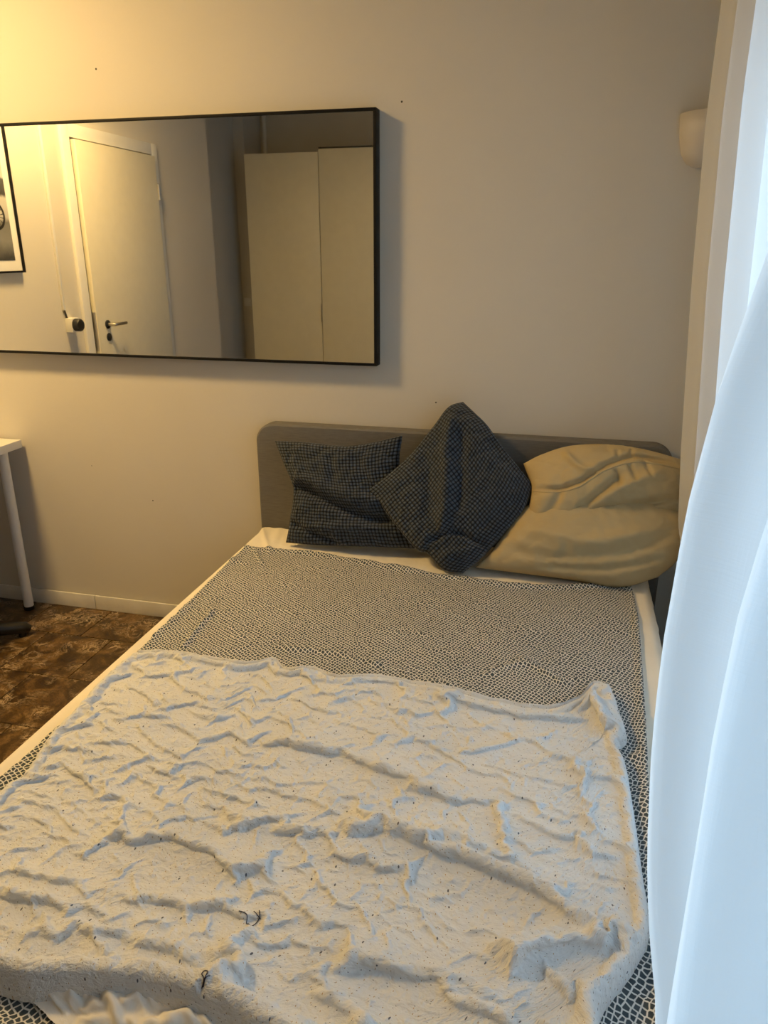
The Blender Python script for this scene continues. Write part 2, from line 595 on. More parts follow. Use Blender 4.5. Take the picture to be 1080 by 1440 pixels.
wb = bpy.data.objects['wall_back']
for u, v, r_ in ((135, 97, .0035), (565, 143, .0035), (613, 566, .003), (215, 704, .003), (129, 655, .002)):
    p = at(u, v, y=0)
    nh = MB().lathe([(0, .0006), (r_*.7, .0006), (r_, 0)], n=10).build('nail_hole', M['shadow'], wb, True)
    nh.matrix_local = Matrix.Translation((p[0], 0, p[2])) @ Matrix.Rotation(R(90), 4, 'X')

# floor tiles: one object each, shared mesh
TS, TG = .30, .0028
tm = MB().box((-TS/2+TG/2, -TS/2+TG/2, -.010), (TS/2-TG/2, TS/2-TG/2, 0), .0012, 1)
bmesh.ops.recalc_face_normals(tm.bm, faces=tm.bm.faces)
tme = bpy.data.meshes.new('floor_tile'); tm.bm.to_mesh(tme); tm.bm.free(); tme.materials.append(M['tile'])
for j in range(0, 18):
    cy = -.095 - TS*j
    if cy < YB+.1: break
    i = 0
    for k in range(-5, 10):
        cx = -1.58 + TS*(k+.5) + (0 if j % 2 else TS*.5)
        lim = XL if cy > YC else XL2
        if cx-TS/2 < lim-.26 or cx+TS/2 > WX+.25: continue
        o = link('floor_tile', tme, floor)
        o.location = (cx, cy, 0)

# baseboard of the back wall: plinth tiles with open joints
bb = tag(MB().box((XL, -.006, 0), (WX, 0, .064)).build('baseboard_back', M['grout']), kind='structure')
x = -2.41
edges = [XL+.001, -2.41, -1.809, -1.208, -.607, -.006, .595, WX-.001]
for a, b in zip(edges, edges[1:]):
    box('plinth_tile', (a+.0012, -.013, .001), (b-.0012, -.004, .068), M['plinth'], bb, .0015)
bl = tag(MB().box((XL, -1.49, 0), (XL+.006, -.014, .064)).build('baseboard_left', M['grout']), kind='structure')
yy = [-.014, -.6, -1.2, -1.49]
for a, b in zip(yy, yy[1:]):
    box('plinth_tile', (XL+.004, b+.0012, .001), (XL+.013, a-.0012, .068), M['plinth'], bl, .0015)

# window: frame, two casements, panes, sill
win = tag(empty('window_1', (WX+.1, (WY0+WY1)/2, WZ0)), kind='structure')


def child_world(o, parent):
    o.parent = parent
    o.matrix_parent_inverse = Matrix.Translation(-Vector(parent.location))
    return o


fx0, fx1 = WX+.07, WX+.13
for a, b in (((fx0, WY0, WZ0), (fx1, WY0+.06, WZ1)), ((fx0, WY1-.06, WZ0), (fx1, WY1, WZ1)),
             ((fx0, WY0+.06, WZ0), (fx1, WY1-.06, WZ0+.06)), ((fx0, WY0+.06, WZ1-.06), (fx1, WY1-.06, WZ1))):
    child_world(box('window_frame', a, b, M['trimw'], None, .004), win)
ym = (WY0+WY1)/2
child_world(box('window_mullion', (fx0, ym-.05, WZ0+.06), (fx1, ym+.05, WZ1-.06), M['trimw'], None, .004), win)
for a, b in ((WY0+.06, ym-.05), (ym+.05, WY1-.06)):
    child_world(box('window_pane', (WX+.097, a, WZ0+.06), (WX+.103, b, WZ1-.06), M['glass']), win)
child_world(box('window_sill', (WX-.03, WY0-.03, WZ0-.03), (WX+.07, WY1+.03, WZ0), M['trimw'], None, .006), win)

# door in the left wall, seen in the mirror
DY0, DY1, DZ = -2.47, -1.575, 2.13
door = tag(empty('door_1', (XL, (DY0+DY1)/2, 0)), 'cream flush door with a steel lever, seen in the mirror', kind='structure')
for a, b in (((XL, DY1+.002, 0), (XL+.022, DY1+.072, DZ+.075)), ((XL, DY0-.072, 0), (XL+.022, DY0-.002, DZ+.075)),
             ((XL, DY0-.002, DZ+.004), (XL+.022, DY1+.002, DZ+.075))):
    child_world(box('door_frame', a, b, M['trimw'], None, .003), door)
child_world(box('door_gap_shade', (XL+.001, DY0, .004), (XL+.012, DY1, DZ), M['shadow']), door)  # dark sheet that paints in the shade showing around the leaf
leaf = child_world(MB().box((XL+.014, DY0+.004, .006), (XL+.046, DY1-.012, DZ-.006), .003).build('door_leaf', M['door'], None, True), door)
lock = box('lock_plate', (XL+.016, DY1-.0125, .94), (XL+.040, DY1-.0105, 1.17), M['steel']); lock.parent = leaf
hy = DY1-.115
hm = MB()
hm.lathe([(0, .010), (.020, .010), (.026, .006), (.026, 0)], n=24)
ro = hm.build('rosette', M['blackp'], leaf, True); ro.matrix_local = Matrix.Translation((XL+.046, hy, 1.09)) @ Matrix.Rotation(R(90), 4, 'Y')
es = MB().lathe([(0, .008), (.020, .008), (.025, .005), (.025, 0)], n=24).build('escutcheon', M['blackp'], leaf, True)
es.matrix_local = Matrix.Translation((XL+.046, hy, 1.012)) @ Matrix.Rotation(R(90), 4, 'Y')
lv = MB().tube([(XL+.050, hy, 1.09), (XL+.085, hy, 1.09), (XL+.098, hy-.006, 1.09), (XL+.102, hy-.02, 1.09), (XL+.102, hy-.125, 1.09)], .0095, 12)
lv.build('lever_handle', M['steel'], leaf, True)
for z in (1.90, .25):
    child_world(MB().tube([(XL+.050, DY0-.001, z-.05), (XL+.050, DY0-.001, z+.05)], .008, 10).build('hinge', M['steel'], None, True), door)

# ------------------------------------------------------------------ ceiling lamp (outside the frame, lights the room)
lx, ly, lz = LAMP_POS
lamp = tag(empty('ceiling_lamp', (lx, ly, CEIL)), 'round white flush ceiling lamp above the desk', 'lamp')
MB().lathe([(0, 0), (.19, 0), (.21, -.015), (.21, lz-CEIL+.004), (.195, lz-CEIL+.004), (.195, -.02), (0, -.02)], n=48).build('housing', M['whitep'], lamp, True)
MB().lathe([(0, lz-CEIL), (.10, lz-CEIL), (.194, lz-CEIL+.008)], n=48).build('diffuser', M['glow'], lamp, True)

# ------------------------------------------------------------------ wall mirror
MX0, MX1, MZ0, MZ1, MD = -2.30, -.488, 1.142, 1.967, .05
mir = tag(empty('wall_mirror', ((MX0+MX1)/2, 0, MZ0)), 'large landscape mirror in a thin black frame on the wall', 'mirror')
fw = .010
for nm, a, b in (('frame_bar', (MX0, -MD, MZ1-fw), (MX1, 0, MZ1)), ('frame_bar', (MX0, -MD, MZ0), (MX1, 0, MZ0+fw)),
                 ('frame_bar', (MX0, -MD, MZ0+fw), (MX0+fw, 0, MZ1-fw)), ('frame_bar', (MX1-fw, -MD, MZ0+fw), (MX1, 0, MZ1-fw))):
    child_world(box(nm, a, b, M['black'], None, .0012), mir)
child_world(box('mirror_glass', (MX0+fw, -MD+.004, MZ0+fw), (MX1-fw, -MD+.008, MZ1-fw), M['mirror']), mir)
child_world(box('back_panel', (MX0+fw, -MD+.010, MZ0+fw), (MX1-fw, -.004, MZ1-fw), M['blackp']), mir)

# ------------------------------------------------------------------ things seen in the mirror
PY0, PY1, PZ0, PZ1 = -1.042, -.36, 1.418, 2.33
pic = tag(empty('framed_picture', (XL, (PY0+PY1)/2, PZ0)), 'black and white photo print in a thin black frame, seen in the mirror', 'picture')
for a, b in (((XL, PY0, PZ0), (XL+.025, PY0+.010, PZ1)), ((XL, PY1-.010, PZ0), (XL+.025, PY1, PZ1)),
             ((XL, PY0+.010, PZ0), (XL+.025, PY1-.010, PZ0+.010)), ((XL, PY0+.010, PZ1-.010), (XL+.025, PY1-.010, PZ1))):
    child_world(box('frame_bar', a, b, M['black']), pic)
child_world(box('mat_board', (XL+.004, PY0+.010, PZ0+.010), (XL+.012, PY1-.010, PZ1-.010), M['mat']), pic)
a0, a1, b0, b1 = PY0+.055, PY1-.055, PZ0+.062, PZ1-.062
pp = mesh('photo', [(XL+.0135, a0, b0), (XL+.0135, a1, b0), (XL+.0135, a1, b1), (XL+.0135, a0, b1)], [(0, 1, 2, 3)], M['photo'], None,
          [(0, 0), (1, 0), (1, 1), (0, 1)], False)
child_world(pp, pic)

dct = MB().box((XL, -1.345, 1.20), (XL+.014, -1.327, CEIL), .002)
tag(dct.build('cable_duct', M['trimw'], None, True), 'thin white cable duct running up the wall beside the door', 'cable duct')
sw = tag(empty('doorbell_box', (XL, -1.375, 1.075)), 'white wall box with a black round cap below the cable duct', 'wall box')
child_world(MB().box((XL, -1.41, 1.075), (XL+.045, -1.34, 1.155), .004).build('housing', M['whitep'], None, True), sw)
cp = MB().lathe([(.036, 0), (.036, .030), (.032, .036), (0, .036)], n=28).build('cap', M['blackp'], None, True)
cp.parent = sw; cp.matrix_local = Matrix.Translation((.045, 0, .040)) @ Matrix.Rotation(R(90), 4, 'Y')
child_world(MB().tube([(XL+.008, -1.355, 1.15), (XL+.008, -1.338, 1.205)], .005, 8).build('cable', M['blackp'], None, True), sw)

sp_ = tag(empty('light_switch', (-3.045, YN, .98)), 'white rocker light switch in the niche beside the wardrobe', 'switch')
child_world(MB().box((-3.083, YN, .98), (-3.007, YN+.010, 1.06), .003).build('plate', M['whitep'], None, True), sp_)
child_world(MB().box((-3.072, YN+.009, .992), (-3.018, YN+.015, 1.048), .002).build('rocker', M['trimw'], None, True), sp_)

# wardrobe
wx0, wxm, wx1, wyf = -2.90, -2.178, -1.43, -4.55
wr = tag(empty('wardrobe', ((wx0+wx1)/2, wyf, 0)), 'tall cream two-door wardrobe, seen in the mirror', 'wardrobe')
child_world(box('body', (wx0, YB+.01, 0), (wx1, wyf-.024, 2.35), M['ward'], None, .002), wr)
d1 = child_world(box('door', (wx0, wyf-.022, .06), (wxm-.003, wyf, 2.36), M['ward'], None, .002), wr)
d2 = child_world(box('door', (wxm+.003, wyf-.022, .06), (wx1, wyf, 2.385), M['ward'], None, .002), wr)
child_world(box('top_gap_shade', (wxm+.003, wyf-.03, 2.386), (wx1, wyf-.004, 2.40), M['shadow']), wr)  # dark strip painted in as the shaded gap above the right door
hb_ = box('handle', (wxm-.010, wyf, .86), (wxm-.003, wyf+.012, 1.03), M['steel'], None, .002); hb_.parent = d1
# vertical pipe on the wall above the wardrobe
tag(MB().tube([(-2.935, YB+.03, 0), (-2.935, YB+.03, CEIL)], .02, 12).build('heating_pipe', M['trimw'], None, True),
    'white vertical pipe in the corner behind the wardrobe', 'pipe')

# ------------------------------------------------------------------ desk and stool
dk = tag(empty('desk', (-2.37, -.55, 0)), 'white desk with round white legs against the wall', 'desk')
DT, DH = .774, .034
child_world(MB().box((-2.685, -1.04, DT-DH), (-2.055, -.016, DT), .002).build('desk_top', M['desk'], None, True), dk)
for px, py in ((-2.105, -.080), (-2.105, -.97), (-2.63, -.080), (-2.63, -.97)):
    lg = child_world(MB().tube([(px, py, .018), (px, py, DT-DH)], .0205, 20).build('leg', M['desk'], None, True), dk)
    ft = MB().tube([(px, py, 0), (px, py, .003), (px, py, .018)], [.020, .0225, .0225], 20).build('foot', M['blackp'], None, True)
    ft.parent = lg

st = tag(empty('swivel_stool', (-2.165, -.505, 0)), 'black swivel stool with a star base under the desk', 'stool')
for k in range(5):
    a = R(46+72*k)
    ca, sa = math.cos(a), math.sin(a)
    m = MB()
    P = [(.03, .075), (.12, .066), (.25, .044), (.30, .034), (.318, .026)]
    m.tube([(ca*r_, sa*r_, z) for r_, z in P], [.028, .027, .026, .025, .014], 10)
    lgo = m.build('base_leg', M['blackp'], st, True)
    MB().tube([(ca*.285, sa*.285, 0), (ca*.285, sa*.285, .03)], .016, 10).build('glide', M['blackp'], lgo, True)
MB().tube([(0, 0, .045), (0, 0, .11)], .036, 16).build('hub', M['blackp'], st, True)
MB().tube([(0, 0, .10), (0, 0, .40)], .018, 14).build('gas_lift', M['blackp'], st, True)
MB().lathe([(0, .39), (.15, .39), (.165, .41), (.170, .435), (.155, .455), (0, .46)], n=32).build('seat', M['blackp'], st, True)

# ------------------------------------------------------------------ wall sconce behind the curtain
scn = tag(empty('wall_sconce', (.545, 0, 1.77)), 'white half-bowl wall sconce beside the curtain', 'sconce')
V, Fc = [], []
prof = [(.040, .0), (.068, .012), (.086, .04), (.097, .09), (.101, .150), (.096, .150), (.092, .09), (.080, .045), (.05, .02)]
nseg = 22
for r_, z in prof:
    for k in range(nseg+1):
        a = math.pi*k/nseg
        V.append((-r_*math.cos(a), -r_*.95*math.sin(a), z))
for j in range(len(prof)-1):
    for k in range(nseg):
        p = j*(nseg+1)+k
        Fc.append((p, p+1, p+nseg+2, p+nseg+1))
mesh('bowl', V, Fc, M['sconce'], scn)
child_world(MB().box((.505, -.02, 1.775), (.585, 0, 1.86), .004).build('back_plate', M['sconce'], None, True), scn)

# ------------------------------------------------------------------ bed
BX0, BX1, BZ, BYB, BYF = -.945, .492, .512, -.085, -2.09
bed = tag(empty('double_bed', ((BX0+BX1)/2, 0, 0)), 'double bed with grey upholstered headboard', 'bed')


def headboard():
    x0, x1, z0, z1, r = -.957, .548, .06, .917, .07
    out = [(x0, z0)]
    for k in range(13):
        a = math.pi-k/12*math.pi/2
        out.append((x0+r+r*math.cos(a), z1-r+r*math.sin(a)))
    for k in range(13):
        a = math.pi/2-k/12*math.pi/2
        out.append((x1-r+r*math.cos(a), z1-r+r*math.sin(a)))
    out.append((x1, z0))
    bm = bmesh.new()
    vs = [bm.verts.new((p[0], -.012, p[1])) for p in out]
    f = bm.faces.new(vs)
    e = bmesh.ops.extrude_face_region(bm, geom=[f])
    bmesh.ops.translate(bm, verts=[v for v in e['geom'] if isinstance(v, bmesh.types.BMVert)], vec=(0, -.066, 0))
    bmesh.ops.recalc_face_normals(bm, faces=bm.faces)
    es = [ed for ed in bm.edges if abs(ed.verts[0].co.y-ed.verts[1].co.y) < 1e-6]
    bmesh.ops.bevel(bm, geom=es, offset=.014, segments=3, affect='EDGES', profile=.6)
    me = bpy.data.meshes.new('headboard'); bm.to_mesh(me); bm.free()
    for p in me.polygons: p.use_smooth = True
    me.set_sharp_from_angle(angle=R(35))
    return link('headboard', me, None, M['head'])


child_world(headboard(), bed)
for nm, a, b in (('side_rail', (BX0-.005, BYF, .17), (BX0+.030, -.078, .36)), ('side_rail', (BX1-.030, BYF, .17), (BX1+.005, -.078, .36)),
                 ('foot_rail', (BX0-.005, BYF-.04, .17), (BX1+.005, BYF, .36))):
    child_world(MB().box(a, b, .010).build(nm, M['head'], None, True), bed)
child_world(MB().box((BX0+.03, BYF, .24), (BX1-.03, -.08, .30)).build('slat_base', M['mattress']), bed)
for px in (BX0+.03, BX1-.03):
    for py in (-.12, BYF+.03):
        child_world(MB().tube([(px, py, 0), (px, py, .172)], [.018, .022], 14).build('leg', M['blackp'], None, True), bed)

mt = tag(MB().box((BX0+.006, BYF+.006, .30), (BX1-.006, BYB-.006, BZ-.008), .03, 4).build('mattress', M['mattress'], None, True),
         'thick mattress under the cream fitted sheet on the bed', 'mattress')


def sheet_z(X, Y):
    """height of the sheet on top of the mattress"""
    e = np.minimum(np.minimum(X-BX0, BX1-X), np.minimum(BYB-Y, Y-BYF))
    z = BZ - .022*np.clip(1-e/.03, 0, 1)**2
    z = z + .0022*noise(X*5+3, Y*5)*sstep(.0, .05, e)
    q, _, _ = seg_dist(X, Y, [at(368, 740, z=BZ), at(372, 756, z=BZ), at(380, 780, z=BZ)])
    z = z + .007*np.exp(-(q/.009)**2)
    # little pulls near the head end
    z = z + .004*np.abs(noise(X*22+Y*5, Y*3+5))*sstep(-.45, -.2, Y)
    return z


def fitted_sheet():
    nu, nv = 190, 240
    us = np.linspace(BX0, BX1, nu); vs = np.linspace(BYB, BYF, nv)
    X, Y = np.meshgrid(us, vs)
    Z = sheet_z(X, Y)
    V = np.stack([X, Y, Z], -1).reshape(-1, 3).tolist()
    Fc = grid_faces(nv, nu)
    # side skirts
    ring = [i for i in range(nu)] + [j*nu+nu-1 for j in range(1, nv)] + [(nv-1)*nu+i for i in range(nu-2, -1, -1)] + [j*nu for j in range(nv-2, 0, -1)]
    prev = ring
    for dz, inn in ((.035, -.004), (.10, -.002), (.185, .004)):
        cur = []
        for q in ring:
            x, y, z = V[q]
            cx, cy = (BX0+BX1)/2, (BYB+BYF)/2
            ox = (1 if x > BX1-1e-6 else -1 if x < BX0+1e-6 else 0); oy = (1 if y > BYB-1e-6 else -1 if y < BYF+1e-6 else 0)
            wv = .0025*math.sin(37*(x+y))+.002*math.sin(83*(x-y))
            V.append((x-ox*(inn+wv*.6), y-oy*(inn+wv*.6) if oy < 0 else y, BZ-dz))
            cur.append(len(V)-1)
        n = len(ring)
        for k in range(n):
            Fc.append((prev[k], prev[(k+1) % n], cur[(k+1) % n], cur[k]))
        prev = cur
    return mesh('fitted_sheet', V, Fc, M['sheet'])


tag(fitted_sheet(), 'cream fitted sheet stretched over the mattress', 'sheet')

# crease in the sheet near the left corner (a small raised ridge)
def relax(P, ex, ey, zmin, iters, bend=.25, grav=.00004, pin=None, seed=1, drag=.9):
    """position-based cloth: a sheet ex / ey larger than the place it lies in buckles into wrinkles"""
    P = P.copy()
    nv, nu = P.shape[:2]
    def rest(A, B, e): return np.linalg.norm(A-B, axis=-1)*(1+e)
    av = lambda e, a, b: (e[a]+e[b])/2
    S = np.s_
    sets = []
    def add(a, b, e, k, par):
        sets.append((a, b, rest(P[a], P[b], av(e, a, b)), k))
    for p in (0, 1):
        nn = (nu-p)//2*2
        add(S[:, p:p+nn:2], S[:, p+1:p+nn:2], ex, 1.0, p)
        nn = (nv-p)//2*2
        add(S[p:p+nn:2, :], S[p+1:p+nn:2, :], ey, 1.0, p)
    em = np.sqrt(((1+ex)**2+(1+ey)**2)/2)-1
    for p in (0, 1):
        nn = (nv-p)//2*2
        add(S[p:p+nn:2, :-1], S[p+1:p+nn:2, 1:], em, .35, p)
        add(S[p:p+nn:2, 1:], S[p+1:p+nn:2, :-1], em, .35, p)
    for p in range(4):
        ia = [i for i in range(nu-2) if i % 4 == p]; ib = [i+2 for i in ia]
        add(S[:, ia], S[:, ib], ex, bend, p)
        ja = [j for j in range(nv-2) if j % 4 == p]; jb = [j+2 for j in ja]
        add(S[ja, :], S[jb, :], ey, bend, p)
    rs = np.random.RandomState(seed)
    P0 = P.copy()
    vel = np.zeros_like(P)
    W = np.ones((nv, nu, 1)) if pin is None else pin[..., None]
    for it in range(iters):
        vel *= drag
        vel[..., 2] -= grav
        Q = P+vel*W
        for a, b, L, k in sets:
            d = Q[b]-Q[a]
            l = np.sqrt((d*d).sum(-1))+1e-9
            c = (d*(k*.5*(l-L)/l)[..., None])
            Q[a] += c*W[a]; Q[b] -= c*W[b]
        Q[..., 2] = np.maximum(Q[..., 2], zmin)
        vel = Q-P
        P = Q
    return P


def upsample(A, f):
    """bicubic-ish (Catmull-Rom) upsampling of a grid by a whole factor"""
    def ax(A):
        n = A.shape[0]
        t = np.linspace(0, n-1, (n-1)*f+1)
        i = np.clip(np.floor(t).astype(int), 0, n-2); u = (t-i).reshape((-1,)+(1,)*(A.ndim-1))
        g = lambda k: A[np.clip(k, 0, n-1)]
        a, b, c, d = g(i-1), g(i), g(i+1), g(i+2)
        return .5*((2*b)+(-a+c)*u+(2*a-5*b+4*c-d)*u*u+(-a+3*b-3*c+d)*u**3)
    return np.swapaxes(ax(np.swapaxes(ax(A), 0, 1)), 0, 1)


# ------------------------------------------------------------------ printed bed cover


def PX(u, v, z=.525):
    return tuple(at(u, v, z=z)[:2])


def cover_z(X, Y):
    z = sheet_z(X, Y)+.007
    wr = .006*np.abs(noise(X*9+noise(X*3, Y*3)*1.5, Y*14))+.004*noise(X*4, Y*4+9)
    wr = wr+.003*np.abs(noise(X*25+7, Y*30))
    return z+np.maximum(wr, -.004)


CREASES = []  # (polyline px, depth, width)


def printed_cover():
    top = [PX(*p) for p in ((345, 768), (440, 776), (560, 796), (680, 815), (770, 822), (840, 820), (886, 814))]
    left = [PX(*p) for p in ((345, 768), (318, 792), (212, 896), (100, 1002), (0, 1090))]+[(-.888, -1.80), (-.885, -2.06)]
    right = [PX(*p) for p in ((886, 814), (897, 860), (905, 960), (912, 1100), (919, 1250))]+[(.385, -1.8), (.38, -2.06)]
    bottom = [(-.885, -2.06), (-.5, -2.065), (0, -2.06), (.38, -2.06)]
    nu, nv = 220, 280
    G = coons(top, right, bottom, left, nu, nv)
    X, Y = G[..., 0], G[..., 1]
    Y = Y+.004*noise(X*18, Y*0+2)*sstep(-.6, -.4, Y)
    d = np.minimum(np.minimum(np.arange(nu)[None], nu-1-np.arange(nu)[None]), np.minimum(np.arange(nv)[:, None], nv-1-np.arange(nv)[:, None])).astype(float)
    Z = cover_z(X, Y)
    # rolled hem at the head end and corner tip turned up at the right
    hem, _, _ = seg_dist(X, Y, resample(top, 40))
    Z = Z+.008*np.exp(-(hem/.018)**2)*(.6+.6*noise(X*7, Y*0))
    tip = np.hypot(X-right[0][0], Y-right[0][1])
    Z = Z+.020*np.exp(-(tip/.05)**2)
    # pulled folds left of centre
    for pts, hgt, wd in (([PX(300, 855), PX(258, 905)], .012, .010), ([PX(238, 862), PX(212, 893)], .010, .010),
                         ([PX(320, 785), PX(345, 790)], .008, .012), ([PX(360, 772), PX(368, 790)], .009, .010),
                         ([PX(690, 940), PX(740, 925), PX(790, 955)], .010, .025), ([PX(395, 905), PX(470, 915), PX(530, 930)], .008, .02)):
        q, t, s = seg_dist(X, Y, pts)
        Z = Z+hgt*np.exp(-(q/wd)**2)
    # right side: loose waves along the edge next to the duvet
    re, t, s = seg_dist(X, Y, resample(right, 40))
    Z = Z+.010*np.exp(-(re/.05)**2)*(.5+.7*noise(Y*9, X*5))*sstep(-.9, -1.1, Y)
    P = np.stack([X, Y, Z], -1)
    uvs = np.stack([X, Y], -1).reshape(-1, 2)
    P[..., 2] += .0015*noise(X*40, Y*50)*np.clip(d/5, 0, 1)
    ge = np.clip(.5+noise(X*4+50, Y*4), .05, 1.2)
    P = relax(P, .009*ge, .020*ge, sheet_z(X, Y)+.004, 70, .2, .00002, np.clip(d/4, 0, 1), 5)
    X, Y = P[..., 0], P[..., 1]
    V = P.reshape(-1, 3)
    ring = [i for i in range(nu)] + [j*nu+nu-1 for j in range(1, nv)] + [(nv-1)*nu+i for i in range(nu-2, -1, -1)] + [j*nu for j in range(nv-2, 0, -1)]
    low = V[ring].copy(); low[:, 2] = sheet_z(low[:, 0], low[:, 1])-.002
    n0 = len(V)
    V = np.vstack([V, low]); uvs = np.vstack([uvs, uvs[ring]])
    Fc = grid_faces(nv, nu)
    n = len(ring)
    for k in range(n): Fc.append((ring[k], ring[(k+1) % n], n0+(k+1) % n, n0+k))
    return mesh('bed_cover', V, Fc, M['print'], None, uvs)


tag(printed_cover(), 'cream bed cover printed with flowing slate-grey pebble cells', 'bed cover')

# ------------------------------------------------------------------ white crumpled duvet


def ridge(X, Y, pts, h, w1, w2=None, sharp=2.0):
    """raised fold along a polyline; w1 on the left side, w2 on the right side of its direction"""
    w2 = w2 or w1
    pts = resample(pts, 40)
    q, t, s = seg_dist(X, Y, pts)
    wdt = np.where(s > 0, w1, w2)
    return h*np.exp(-(q/wdt)**sharp)*sstep(0, .12, t+1e-6)**.5*sstep(1.0, .85, t)**.5


def PD(u, v, z=.585):
    return tuple(at(u, v, z=z)[:2])


D_TOP = [PD(*p, z=.56) for p in ((188, 908), (240, 909), (300, 920), (345, 926), (385, 919), (405, 931), (440, 931), (475, 942), (540, 942), (620, 957), (700, 974), (775, 982), (812, 970), (835, 953), (862, 958))]
D_RIGHT = [PD(*p, z=.555) for p in ((862, 958), (874, 990), (884, 1024), (872, 1040), (882, 1062), (895, 1130), (905, 1200), (915, 1262), (915, 1300), (893, 1345), (852, 1400), (845, 1440), (850, 1490))]
D_LEFT = [PD(*p, z=.555) for p in ((188, 908), (140, 948), (105, 987), (62, 1030), (30, 1075), (-5, 1103))]+[(-.825, -1.85), (-.80, -2.0)]
D_BOT = [(-.80, -2.0)]+[PD(*p, z=.60) for p in ((0, 1345), (70, 1352), (130, 1357), (200, 1367), (270, 1387), (330, 1412), (390, 1442))]+[(.05, -2.06), (.20, -2.07)]
D_BOT[-1] = D_RIGHT[-1]


def duvet():
    nu, nv = 157, 133
    G = coons(D_TOP, D_RIGHT, D_BOT, D_LEFT, nu, nv)
    X, Y = G[..., 0], G[..., 1]
    ring_pts = np.vstack([resample(D_TOP, 90), resample(D_RIGHT, 90), resample(D_BOT, 90)[::-1], resample(D_LEFT, 90)[::-1]])
    d, _, _ = seg_dist(X, Y, ring_pts)
    db, _, _ = seg_dist(X, Y, resample(D_BOT, 60))
    dt, _, _ = seg_dist(X, Y, resample(D_TOP, 60))
    dr, _, _ = seg_dist(X, Y, resample(D_RIGHT, 60))
    k = np.clip(d/.035, 0, 1)
    z0 = cover_z(X, Y)
    H = .030+.012*noise(X*2.2+4, Y*2.2)
    H = H+.038*np.exp(-(db/.16)**2)          # thick rolled foot edge
    Z = H*np.sqrt(1-(1-k)**2)
    amp = sstep(0, .05, d)
    # long soft folds running across the bed, slightly downhill to the right
    wx = noise(X*1.7, Y*1.7)*.5; wy = noise(X*1.3+20, Y*1.3)*.5
    S = Y+.22*X+.05*wx
    Z = Z+amp*.012*noise(X*2.0+wx, S*9+wy)
    a1 = np.abs(noise(X*5+1.3*wy, S*15+wx))
    g1 = .6+.8*noise(X*2.5+31, Y*2.5)
    Z = Z+amp*.012*(a1-.25)*np.clip(g1, .25, 1.4)
    # puckers running in from the left edge and the top hem
    dl, tl, _ = seg_dist(X, Y, resample(D_LEFT, 60))
    Z = Z+.010*np.exp(-(dl/.12)**2)*np.abs(noise(tl*34, dl*6))*amp
    Z = Z+.010*np.exp(-(dt/.10)**2)*np.abs(noise(X*16+5, dt*5))*amp
    # named folds
    for pts, h, w1, w2 in (
        ([PD(470, 1135), PD(600, 1168), PD(720, 1210), PD(850, 1280)], .034, .055, .028),
        ([PD(140, 1140), PD(230, 1160), PD(330, 1195), PD(400, 1188)], .026, .05, .022),
        ([PD(300, 1128), PD(400, 1140), PD(500, 1175), PD(600, 1215)], .022, .04, .02),
        ([PD(380, 1020), PD(480, 1040), PD(560, 1068), PD(640, 1105)], .018, .035, .018),
        ([PD(560, 950), PD(680, 972), PD(780, 985), PD(830, 968)], .018, .022, .030),
        ([PD(700, 1335), PD(770, 1308), PD(840, 1295), PD(905, 1290)], .034, .05, .018),
        ([PD(830, 965), PD(850, 990), PD(880, 1018)], .045, .045, .025),
        ([PD(640, 1030), PD(720, 1020), PD(800, 1010), PD(850, 1030)], .014, .03, .03),
        ([PD(0, 1190), PD(100, 1215), PD(220, 1240), PD(330, 1250)], .012, .018, .018),
        ([PD(0, 1235), PD(120, 1255), PD(240, 1275)], .011, .016, .016),
        ([PD(20, 1290), PD(140, 1290), PD(260, 1320), PD(330, 1330)], .014, .02, .02),
        ([PD(300, 1385), PD(320, 1330), PD(355, 1280)], .020, .020, .028),
        ([PD(520, 1440), PD(470, 1370), PD(440, 1330)], .020, .022, .03),
        ([PD(470, 1320), PD(560, 1340), PD(660, 1385), PD(740, 1430)], .026, .045, .022),
        ([PD(810, 1040), PD(830, 1120), PD(828, 1200)], .014, .02, .02),
        ([PD(700, 1100), PD(712, 1160), PD(720, 1190)], .010, .012, .012),
    ):
        Z = Z+amp*ridge(X, Y, pts, h, w1, w2)
    Z = Z+.012*amp*(np.exp(-(dr/.06)**2))*noise(Y*12, X*6)
    Z = np.maximum(Z, .004*k)
    ZZ = z0+Z+.001
    P = np.stack([X, Y, ZZ], -1)
    # let the cloth buckle: first broad wrinkles, then a finer crinkle
    pin = sstep(.0, .03, d)
    P[..., 2] += amp*(.006*noise(X*13+wx*3, S*30+wy*3)+.004*noise(X*34, S*60))
    exn = .030+.02*noise(X*3+7, Y*3); eyn = .050+.03*noise(X*3, Y*3+40)
    P = relax(P, np.maximum(exn, .01), np.maximum(eyn, .02), z0+.55*Z, 130, .2, .00003, pin)
    P = upsample(P, 3)
    nv, nu = P.shape[:2]
    X, Y = P[..., 0], P[..., 1]
    pin = upsample(pin[..., None], 3)[..., 0]; zm = upsample((z0+.5*Z)[..., None], 3)[..., 0]
    P[..., 2] += pin*(.0022*noise(X*60+2*noise(X*5, Y*5), Y*80)+.001*noise(X*120, Y*130))
    gate = np.clip(.65+1.0*noise(X*4+3, Y*4+60), .2, 1)
    P = relax(P, .035*gate, .045*gate, zm, 60, .16, .00001, np.clip(pin, 0, 1), 2)
    X, Y = P[..., 0], P[..., 1]
    V = P.reshape(-1, 3)
    lu = np.linalg.norm(np.diff(P, axis=1), axis=-1).mean(0); lv = np.linalg.norm(np.diff(P, axis=0), axis=-1)
    k5 = np.ones(41)/41                       # smooth the arc length across so that the print is not sheared
    lv = np.apply_along_axis(lambda r_: np.convolve(np.pad(r_, 20, 'edge'), k5, 'valid'), 1, lv)
